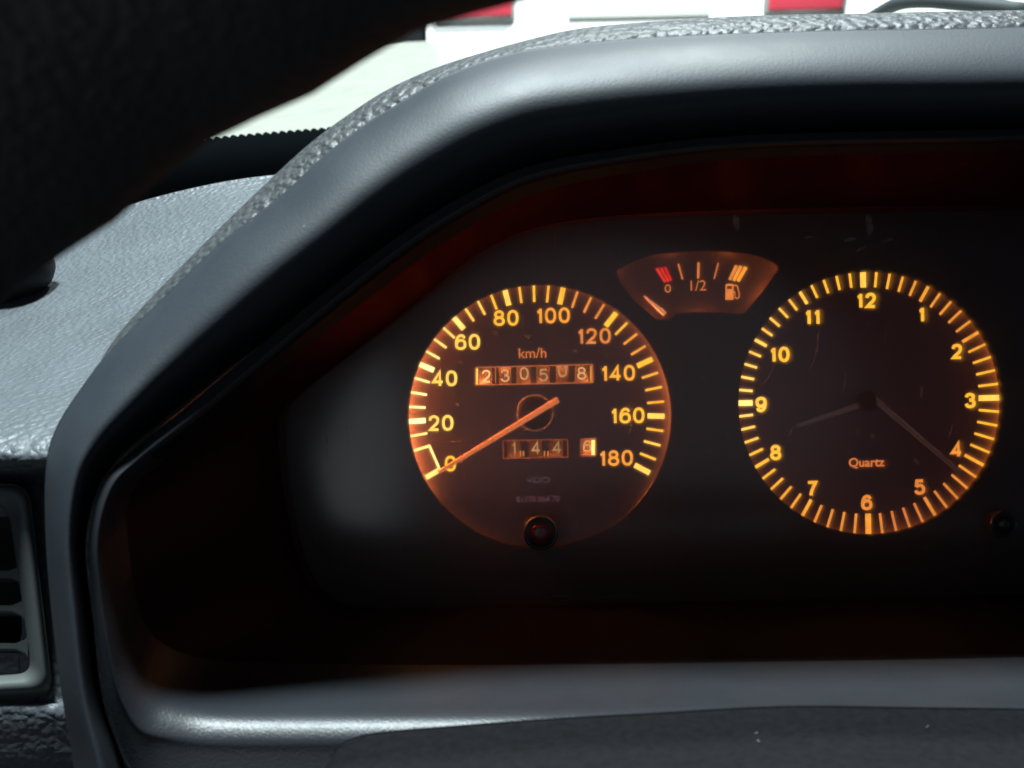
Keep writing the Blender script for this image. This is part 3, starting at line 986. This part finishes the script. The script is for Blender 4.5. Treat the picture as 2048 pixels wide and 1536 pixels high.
q = rel(CC, 1733, 926); q.y = YP
text_part('quartz_print', 'Quartz', ck, q, M['glow'], width=71 * S0, offset=0.02, color=glow(.58))
a_, b_ = rel(CC, 1745, 795, -0.002), rel(CC, 1921, 946, -0.002)
needle('minute_hand', ck, a_, b_, 12 * S0, 7.5 * S0, 0.0004, M['hand'])
a_, b_ = rel(CC, 1716, 811, -0.0015), rel(CC, 1596, 851, -0.0015)
needle('hour_hand', ck, a_, b_, 11 * S0, 8 * S0, 0.0004, M['hand'])
hc = rel(CC, 1731, 802)
v1, f1 = lathe([(0.0, -0.0028), (14 * S0, -0.0028), (18 * S0, -0.0024), (19 * S0, -0.0020), (19 * S0, 0.0)], 40, (hc.x, 0, hc.z))
mk('hand_hub', v1, f1, M['matteblack'], ck)

# ---------------------------------------------------------------- fuel gauge
FC = P(1396, 624, 0.0)
fg = thing('fuel_gauge', 'fan-shaped fuel gauge with red empty mark, half mark and pump symbol', 'fuel gauge', F @ Matrix.Translation(FC))
ff = [(p.x - FC.x, p.z - FC.z) for p in [P(u, v, 0.0) for u, v in [(1396 + (u_ - 1396) * 1.05, 570 + (v_p - 570) * 1.12) for u_, v_p in FAN]]]
bm = outline_plate(ff, [], 0.0, 0.001)
M['fuelface'] = plastic('fuel_face', (0.05, 0.030, 0.030), 0.55, var=0.2)
from_bm('gauge_face', bm, M['fuelface'], fg, smooth=False)
def fbar(name, u0, v0, u1, v1, w0, w1, b):
    a, b2 = rel(FC, u0, v0), rel(FC, u1, v1)
    return bar_part(name, fg, (a.x, a.z), (b2.x, b2.z), w0 * S0, w1 * S0, YP, b)
RED = (0.85, 0.035, 0.018)
fbar('red_bar', 1313, 536.5, 1330.5, 564.5, 6.0, 5.2, RED)
fbar('red_bar', 1321.5, 535.5, 1337.0, 563.5, 5.0, 4.2, RED)
fbar('red_bar', 1329.5, 534, 1342, 561.5, 5.0, 4.5, (0.80, 0.02, 0.02))
fbar('tick', 1356.5, 528, 1365, 559, 4, 3.5, .55)
fbar('tick', 1397, 525, 1396, 557, 5.2, 5.0, .60)
fbar('tick', 1436.5, 526, 1428, 558, 4, 3.5, .45)
fbar('full_bar', 1473, 531, 1459, 560, 7, 6, .66)
fbar('full_bar', 1482, 532, 1467, 562, 7, 6.5, .75)
fbar('full_bar', 1491.5, 534, 1475.5, 563, 8, 7, .80)
q = rel(FC, 1335.5, 577); q.y = YP
digits('numeral', '0', fg, q, M['glow'], 16.5 * S0, 0.16, glow(.52), wf=0.75)
q = rel(FC, 1396.5, 571); q.y = YP
text_part('numeral', '1/2', fg, q, M['glow'], width=31 * S0, color=glow(.52), offset=0.0)
# pump symbol: body with a window, hose and nozzle
def quad_plate(pts_outer, holes, name, b):
    o_ = [(p.x, p.z) for p in [rel(FC, u, v) for u, v in pts_outer]]
    hs = [[(p.x, p.z) for p in [rel(FC, u, v) for u, v in h]] for h in holes]
    bmx = outline_plate(o_, hs, YP, 0.00012)
    ob = from_bm(name, bmx, M['glow'], fg, smooth=False)
    ob.color = (*glow(b), 1)
    return ob
quad_plate([(1451, 569), (1450.5, 600), (1467, 599.5), (1467, 569), (1463, 567.5), (1455, 567.5)], [[(1454, 572), (1454, 578), (1463.5, 578), (1463.5, 572)]], 'pump_body', .62)
bm = bmesh.new()
hp = [rel(FC, u, v) for u, v in [(1467, 571), (1471, 570.5), (1475, 574), (1476, 580), (1478, 587), (1477.5, 594), (1474, 597), (1470, 594), (1469.5, 586), (1467, 582)]]
hp = spline(hp, 4)
for p in hp: p.y = YP
tube_bm(bm, hp, 1.3 * S0, 8)
ob = from_bm('pump_hose', bm, M['glow'], fg); ob.color = (*glow(.55), 1)
a_, b_ = rel(FC, 1330, 628.5, -0.0016), rel(FC, 1288, 592, -0.0016)
needle('needle', fg, a_, b_, 10.5 * S0, 3.5 * S0, 0.0005, M['needle_pale'])
for u_, v_p, pw in ((1586, 520, 0.012), (1460, 484, 0.0050), (1340, 484, 0.0040), (1220, 530, 0.0024), (1288, 650, 0.0045), (1400, 648, 0.0060), (1540, 600, 0.010)):
    q = rel(FC, u_, v_p); q.y = -0.0014
    bulb('panel_bulb', q, pw, fg)

# ================================================================== dash pad
ROWS = [  # (v at u=-400, v at u=0, v at u=330, v at u=560, v at u=900), y
    ((680, 540, 430, 400, 380), 0.330),
    ((660, 535, 425, 395, 370), 0.200),
    ((645, 505, 384, 351, 325), 0.125),
    ((650, 508, 386, 353, 326), 0.114),
    ((662, 522, 404, 369, 338), 0.106),
    ((690, 560, 450, 410, 380), 0.082),
    ((720, 610, 520, 480, 450), 0.050),
    ((760, 672, 600, 560, 520), 0.015),
    ((800, 730, 670, 630, 600), -0.015),
    ((830, 780, 735, 700, 680), -0.040),
    ((865, 830, 800, 780, 760), -0.062),
    ((900, 880, 868, 860, 850), -0.076),
    ((932, 922, 915, 910, 905), -0.080),
    ((950, 946, 942, 940, 938), -0.074),
    ((962, 962, 962, 962, 962), -0.064),
    ((1010, 1010, 1010, 1010, 1010), -0.062),
    ((1200, 1200, 1200, 1200, 1200), -0.066),
    ((1390, 1390, 1390, 1390, 1390), -0.070),
    ((1408, 1408, 1408, 1408, 1408), -0.0735),
    ((1430, 1430, 1430, 1430, 1430), -0.0745),
    ((1480, 1480, 1480, 1480, 1480), -0.0735),
    ((1560, 1560, 1560, 1560, 1560), -0.071),
    ((1800, 1800, 1800, 1800, 1800), -0.060),
]
UC = (-400, 0, 330, 560, 900)
def right_end(v, y):
    """where the pad disappears under the hood"""
    if y > 0.03: return 900.0
    tab = [(500, 500), (560, 470), (620, 420), (680, 350), (760, 280), (850, 190), (930, 150), (1100, 140), (1300, 155), (1450, 185), (1800, 300)]
    for (v0, u0), (v1, u1) in zip(tab, tab[1:]):
        if v <= v1: return lerp(u0, u1, max(0, (v - v0) / (v1 - v0)))
    return 300.0
loops = []
for vs2, y in ROWS:
    def v_at(u):
        for (u0, a), (u1, b) in zip(zip(UC, vs2), zip(UC[1:], vs2[1:])):
            if u <= u1: return lerp(a, b, (u - u0) / (u1 - u0))
        return vs2[-1]
    ue = right_end(vs2[2], y)
    us = [-1100, -700, -350, 0, ue * 0.25, ue * 0.5, ue * 0.75, ue]
    loops.append([P(u, v_at(u), y) for u in us])
v_, f_ = loft(loops, 14, 6, False)
# leave the vent opening free: drop faces behind the vent grille
def in_vent(p):
    q = p
    d = DIST + q.y
    c, s = math.cos(ROLL), math.sin(ROLL)
    a = (q.x * c - q.z * s) * FPX / d + 1024; b = 768 - (q.x * s + q.z * c) * FPX / d
    return -300 < a < 45 and 1020 < b < 1330
f_ = [f for f in f_ if not all(in_vent(v_[i]) for i in f)]
dashb = thing('dashboard', 'grey grained vinyl dash pad lit from the windscreen, left of the instrument hood', 'dashboard', F)
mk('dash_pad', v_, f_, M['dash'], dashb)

# black knob half hidden by the steering wheel rim
kc = P(36, 540, 0.050)
v1, f1 = lathe([(0.0, -0.0135), (0.004, -0.0132), (0.008, -0.0115), (0.0105, -0.0075), (0.0112, -0.002), (0.0102, 0.003), (0.010, 0.03)], 32)
ko = mk('dash_knob', v1, f1, M['matteblack'], dashb)
ko.location = kc; ko.rotation_euler = (R(-20), 0, R(70))

# ================================================================== air vent
vt = thing('air_vent', 'dark grey side air vent with rounded frame and horizontal slats', 'air vent', F)
def rr(pts, radii, n=6):
    """rounded polygon in pixel space"""
    out = []; k = len(pts)
    for i in range(k):
        p = Vector(pts[i]); a = Vector(pts[i - 1]); b = Vector(pts[(i + 1) % k]); r = radii[i]
        da = (a - p).normalized(); db = (b - p).normalized()
        p0 = p + da * r; p1 = p + db * r
        for j in range(n + 1):
            t = j / n
            out.append(((1 - t) ** 2) * p0 + 2 * t * (1 - t) * p + t * t * p1)
    return out
VO = rr([(-330, 966), (58, 968), (107, 1392), (-330, 1412)], [30, 42, 36, 30])
VI = rr([(-290, 1010), (17, 1008), (64, 1346), (-290, 1372)], [26, 40, 30, 26])
YV = -0.072
def vloop(px, y): return [P(p.x, p.y, y) for p in px]
def mixl(t): return [a.lerp(b, t) for a, b in zip(VO, VI)]
fr_loops = [vloop(VO, YV + 0.014), vloop(VO, YV + 0.001), vloop(mixl(0.03), YV), vloop(mixl(0.25), YV - 0.0028), vloop(mixl(0.6), YV - 0.003), vloop(mixl(0.92), YV - 0.0005), vloop(VI, YV + 0.0015), vloop(mixl(1.02), YV + 0.012), vloop(mixl(1.05), YV + 0.035)]
v_, f_ = loft(fr_loops, 1, 3, True)
mk('vent_frame', v_, f_, M['vent'], vt)
v_ = vloop(mixl(1.05), YV + 0.036)
mk('vent_recess', v_, [tuple(range(len(v_)))], M['ventdark'], vt, smooth=False)
def slat(v0, v1, r, ur):
    """bar with flared rounded ends, reaching into the frame"""
    ul = -292
    up = [(ul, v0 - r), (ul + r * .3, v0 - r * .3), (ul + r, v0)] + [(ur - r, v0), (ur - r * .3, v0 - r * .3), (ur + 3, v0 - r * 1.0)]
    dn = [(ur + 3, v1 + r * 1.0), (ur - r * .3, v1 + r * .3), (ur - r, v1), (ul + r, v1), (ul + r * .3, v1 + r * .3), (ul, v1 + r)]
    pts = [P(u, v, YV + 0.001) for u, v in up + dn]
    bmx = outline_plate([(p.x, p.z) for p in pts], [], YV + 0.001, 0.009)
    bmesh.ops.translate(bmx, vec=(0, 0, 0), verts=bmx.verts[:])
    top = [e for e in bmx.edges if all(abs(v.co.y - (YV + 0.001)) < 1e-6 for v in e.verts) and len(e.link_faces) == 2 and any(abs(f.normal.y) < 0.5 for f in e.link_faces)]
    bmesh.ops.recalc_face_normals(bmx, faces=bmx.faces[:])
    bmesh.ops.bevel(bmx, geom=top, offset=0.0005, segments=2, affect='EDGES')
    # lean the slat: its back edge drops
    for v in bmx.verts:
        v.co.z -= (v.co.y - (YV + 0.001)) * 0.35
    from_bm('slat', bmx, M['vent'], vt, autosharp=35)
slat(1140, 1155, 22, 40)
slat(1210, 1225, 26, 48)
slat(1286, 1301, 26, 56)

# ================================================================== steering column cover
bm = bmesh.new()
YF, YN2 = -0.137, -0.235
oc = [(648, 1640), (652, 1570), (661, 1520), (682, 1490), (715, 1474), (770, 1464), (900, 1453), (1100, 1438), (1300, 1427), (1570, 1413)]
half = [P(u, v, YF) for u, v in oc]
xm = half[-1].x
fullo = half + [Vector((2 * xm - p.x, p.y, p.z)) for p in half[:-1]][::-1]
fullo = spline(fullo, 5)
loops = []
for dy, dr in ((0.010, 0.004), (0.002, 0.0012), (0.0, 0.0), (-0.002, -0.0004), (-0.03, -0.002), (-0.06, -0.006), (-0.09, -0.012), (-0.098, -0.016)):
    loops.append([Vector((p.x + (xm - p.x) * dr * 6, YF + dy, p.z - abs(dr) * (1.0 if dr > 0 else 0.9))) for p in fullo])
v_, f_ = loft(loops, 1, 5, False)
col = mk('steering_column_cover', v_, f_, M['column'], None, mw=F)
tag(col, 'matte black steering column cover rising from the bottom edge below the dials', 'column cover')

# ================================================================== steering wheel
WC = Vector((0.057, -0.230, -0.122))
wh = thing('steering_wheel', 'thick black steering wheel rim filling the upper left corner, out of focus', 'steering wheel', F @ Matrix.Translation(WC))
Rw, rw = 0.1972, 0.0217
v1, f1 = [], []
nS, nT = 160, 24
for i in range(nS):
    a = 2 * PI * i / nS
    for j in range(nT):
        t = 2 * PI * j / nT
        r_ = rw * (1 + 0.03 * math.cos(a * 40))
        rr_ = Rw + r_ * math.cos(t)
        v1.append((rr_ * math.cos(a), r_ * math.sin(t) * 0.95, rr_ * math.sin(a)))
for i in range(nS):
    for j in range(nT):
        i2, j2 = (i + 1) % nS, (j + 1) % nT
        f1.append((i * nT + j, i2 * nT + j, i2 * nT + j2, i * nT + j2))
mk('rim', v1, f1, M['wheel'], wh)
bm = bmesh.new(); box_bm(bm, (0, -0.002, -0.02), (0.15, 0.03, 0.085), 0.012)
from_bm('hub_pad', bm, M['wheel'], wh, autosharp=40)
for sx in (-1, 1):
    bm = bmesh.new()
    tube_bm(bm, [Vector((sx * 0.06, 0.0, -0.03)), Vector((sx * 0.12, 0.0, -0.035)), Vector((sx * 0.187, 0, -0.04))], [0.016, 0.013, 0.016], 16)
    from_bm('spoke', bm, M['wheel'], wh)

# ================================================================== windscreen
ws = thing('windscreen', 'clear car windscreen above the dash with a black dotted band along its foot', 'windscreen', Matrix.Translation((0, 0, 0)))
def ws_pt(x, t, inset=0.0):
    y = 0.45 - 0.55 * t - 0.36 * (x - 0.3) ** 2
    z = 0.93 + 0.47 * t
    return Vector((x, y - inset * 0.65, z - inset * 0.76))
xs_ = [-0.5 + 1.6 * i / 40 for i in range(41)]
v1, f1 = [], []
for x in xs_:
    for t in (-0.12, 0.1, 0.3, 0.6, 1.0): v1.append(ws_pt(x, t))
for i in range(40):
    for j in range(4): f1.append((i * 5 + j, (i + 1) * 5 + j, (i + 1) * 5 + j + 1, i * 5 + j + 1))
mk('glass_pane', v1, f1, M['glass'], ws)
v1, f1 = [], []
nF = 1400
for i in range(nF):
    x = -0.5 + 1.6 * i / (nF - 1)
    sc = abs(math.sin(i * PI / 4)) * 0.004
    for t in (-0.12, 0.06, 0.145 + sc): v1.append(ws_pt(x, t, 0.002))
for i in range(nF - 1):
    for j in range(2): f1.append((i * 3 + j, (i + 1) * 3 + j, (i + 1) * 3 + j + 1, i * 3 + j + 1))
mk('frit_band', v1, f1, M['frit'], ws)

# wiper lying at the foot of the windscreen
wp = thing('windscreen_wiper', 'dark windscreen wiper resting above the hood at the top right corner', 'wiper', Matrix.Translation((0, 0, 0)))
def wpt(u, v, y):
    return F @ P(u, v, y)
bm = bmesh.new()
pts = [wpt(1740, 38, 0.62), wpt(1774, 18, 0.60), wpt(1802, 6, 0.58), wpt(1850, 2, 0.56), wpt(1910, 6, 0.54), wpt(2060, 22, 0.50)]
tube_bm(bm, spline(pts, 5), 0.0065, 10)
from_bm('wiper_arm', bm, M['rubber'], wp)
bm = bmesh.new()
pts = [wpt(1900, -6, 0.545), wpt(1970, 6, 0.53), wpt(2030, 20, 0.52), wpt(2120, 34, 0.50)]
tube_bm(bm, spline(pts, 5), 0.0065, 8)
from_bm('wiper_blade', bm, M['rubber'], wp)

# ================================================================== own bonnet
def bn(x, y):
    t = (y - 0.42) / 1.05
    z = 0.945 - 0.026 * t - 0.02 * max(0, t - 0.9) * 4 - 0.10 * max(0.0, abs(x - 0.3) - 0.42) ** 1.5
    return Vector((x, y, z))
v1, f1 = [], []
nx, ny = 40, 24
for i in range(nx + 1):
    for j in range(ny + 1):
        v1.append(bn(-0.38 + 1.36 * i / nx, 0.46 + 1.02 * j / ny))
for i in range(nx):
    for j in range(ny):
        f1.append((i * (ny + 1) + j, (i + 1) * (ny + 1) + j, (i + 1) * (ny + 1) + j + 1, i * (ny + 1) + j + 1))
base = len(v1)
for i in range(nx + 1):
    p = v1[i * (ny + 1) + ny]; v1.append(p + Vector((0, 0.03, -0.05))); v1.append(p + Vector((0, 0.02, -0.4)))
for i in range(nx):
    f1.append((i * (ny + 1) + ny, (i + 1) * (ny + 1) + ny, base + 2 * (i + 1), base + 2 * i))
    f1.append((base + 2 * i, base + 2 * (i + 1), base + 2 * (i + 1) + 1, base + 2 * i + 1))
bo = mk('car_bonnet', v1, f1, M['bonnet'])
tag(bo, 'pale cream car bonnet seen through the windscreen beyond the dash', 'bonnet')

# ================================================================== parked white car ahead
CX, CY = 0.48, 3.40
pc = thing('parked_car', 'white parked hatchback ahead seen from behind with red tail lights', 'car', Matrix.Translation((CX, CY, 0)))
# side profile (y from the rear, z), lofted across the width
prof = [(0.04, 0.32), (-0.03, 0.36), (-0.06, 0.50), (-0.04, 0.60), (0.0, 0.64), (0.02, 0.75), (0.05, 0.93), (0.16, 1.05), (0.42, 1.36), (0.62, 1.42), (1.9, 1.40), (2.5, 0.98), (3.4, 0.86), (3.6, 0.6), (3.55, 0.32)]
bm = bmesh.new()
secs = [(-0.74, 0.90, 0.04), (-0.76, 0.98, 0.0), (-0.70, 1.0, 0.0), (0.70, 1.0, 0.0), (0.76, 0.98, 0.0), (0.74, 0.90, 0.04)]
cols_ = []
for x, sc, ins in secs:
    row = []
    for y, z in prof:
        taper = max(0.0, z - 0.95) * 0.42
        xx = x * (1 - taper)
        row.append(bm.verts.new((xx, y + (ins if y < 1 else -ins), 0.32 + (z - 0.32) * (1.0 if abs(x) < 0.75 else 0.97))))
    cols_.append(row)
for a, b in zip(cols_, cols_[1:]):
    for i in range(len(prof)):
        j = (i + 1) % len(prof)
        bm.faces.new((a[i], a[j], b[j], b[i]))
bm.faces.new(cols_[0][::-1]); bm.faces.new(cols_[-1])
from_bm('car_body', bm, M['carwhite'], pc, autosharp=45)
bm = bmesh.new(); box_bm(bm, (0, -0.055, 0.46), (1.50, 0.10, 0.20), 0.03, seg=3)
from_bm('bumper', bm, M['carwhite'], pc, autosharp=40)
for sx in (-1, 1):
    bm = bmesh.new(); box_bm(bm, (sx * 0.585, 0.012, 0.845), (0.265, 0.06, 0.165), 0.012, seg=3)
    tl_ = from_bm('tail_light', bm, M['tail'], pc, autosharp=40)
    bm = bmesh.new(); box_bm(bm, (sx * 0.585, 0.024, 0.845), (0.285, 0.06, 0.185), 0.010, seg=2)
    from_bm('tail_light_surround', bm, M['trimgrey'], tl_, autosharp=40)
bm = bmesh.new()
q = [bm.verts.new(p) for p in ((-0.56, 0.175, 1.075), (0.56, 0.175, 1.075), (0.50, 0.385, 1.325), (-0.50, 0.385, 1.325))]
bm.faces.new(q)
bmesh.ops.solidify(bm, geom=bm.faces[:], thickness=0.012)
bmesh.ops.translate(bm, vec=(0, -0.016, 0.012), verts=bm.verts[:])
from_bm('rear_window', bm, M['carglass'], pc, smooth=False)
bm = bmesh.new(); box_bm(bm, (0, 0.012, 0.80), (0.50, 0.012, 0.10), 0.003)
from_bm('number_plate', bm, M['plate'], pc, autosharp=40)
for sx in (-1, 1):
    for wy in (0.62, 2.95):
        bm = bmesh.new()
        tube_bm(bm, [Vector((sx * 0.62, wy, 0.30)), Vector((sx * 0.64, wy, 0.30)), Vector((sx * 0.75, wy, 0.30)), Vector((sx * 0.77, wy, 0.30))], [0.27, 0.30, 0.30, 0.27], 32)
        from_bm('wheel', bm, M['tyre'], pc, autosharp=40)

def copy_tree(o, parent=None):
    c = o.copy(); C.objects.link(c); c.parent = parent
    for ch in list(o.children): copy_tree(ch, c)
    return c
pc2 = copy_tree(pc)
pc2.location = (2.09, 7.2, 0); pc2.rotation_euler = (0, 0, PI)
pc2['label'] = 'second white parked car, a pale sliver at the top right corner behind the wiper'
pc['label'] = 'white parked car ahead at top centre, seen from behind between two red tail lights'
pc['group'] = 'cars parked ahead'; pc2['group'] = 'cars parked ahead'
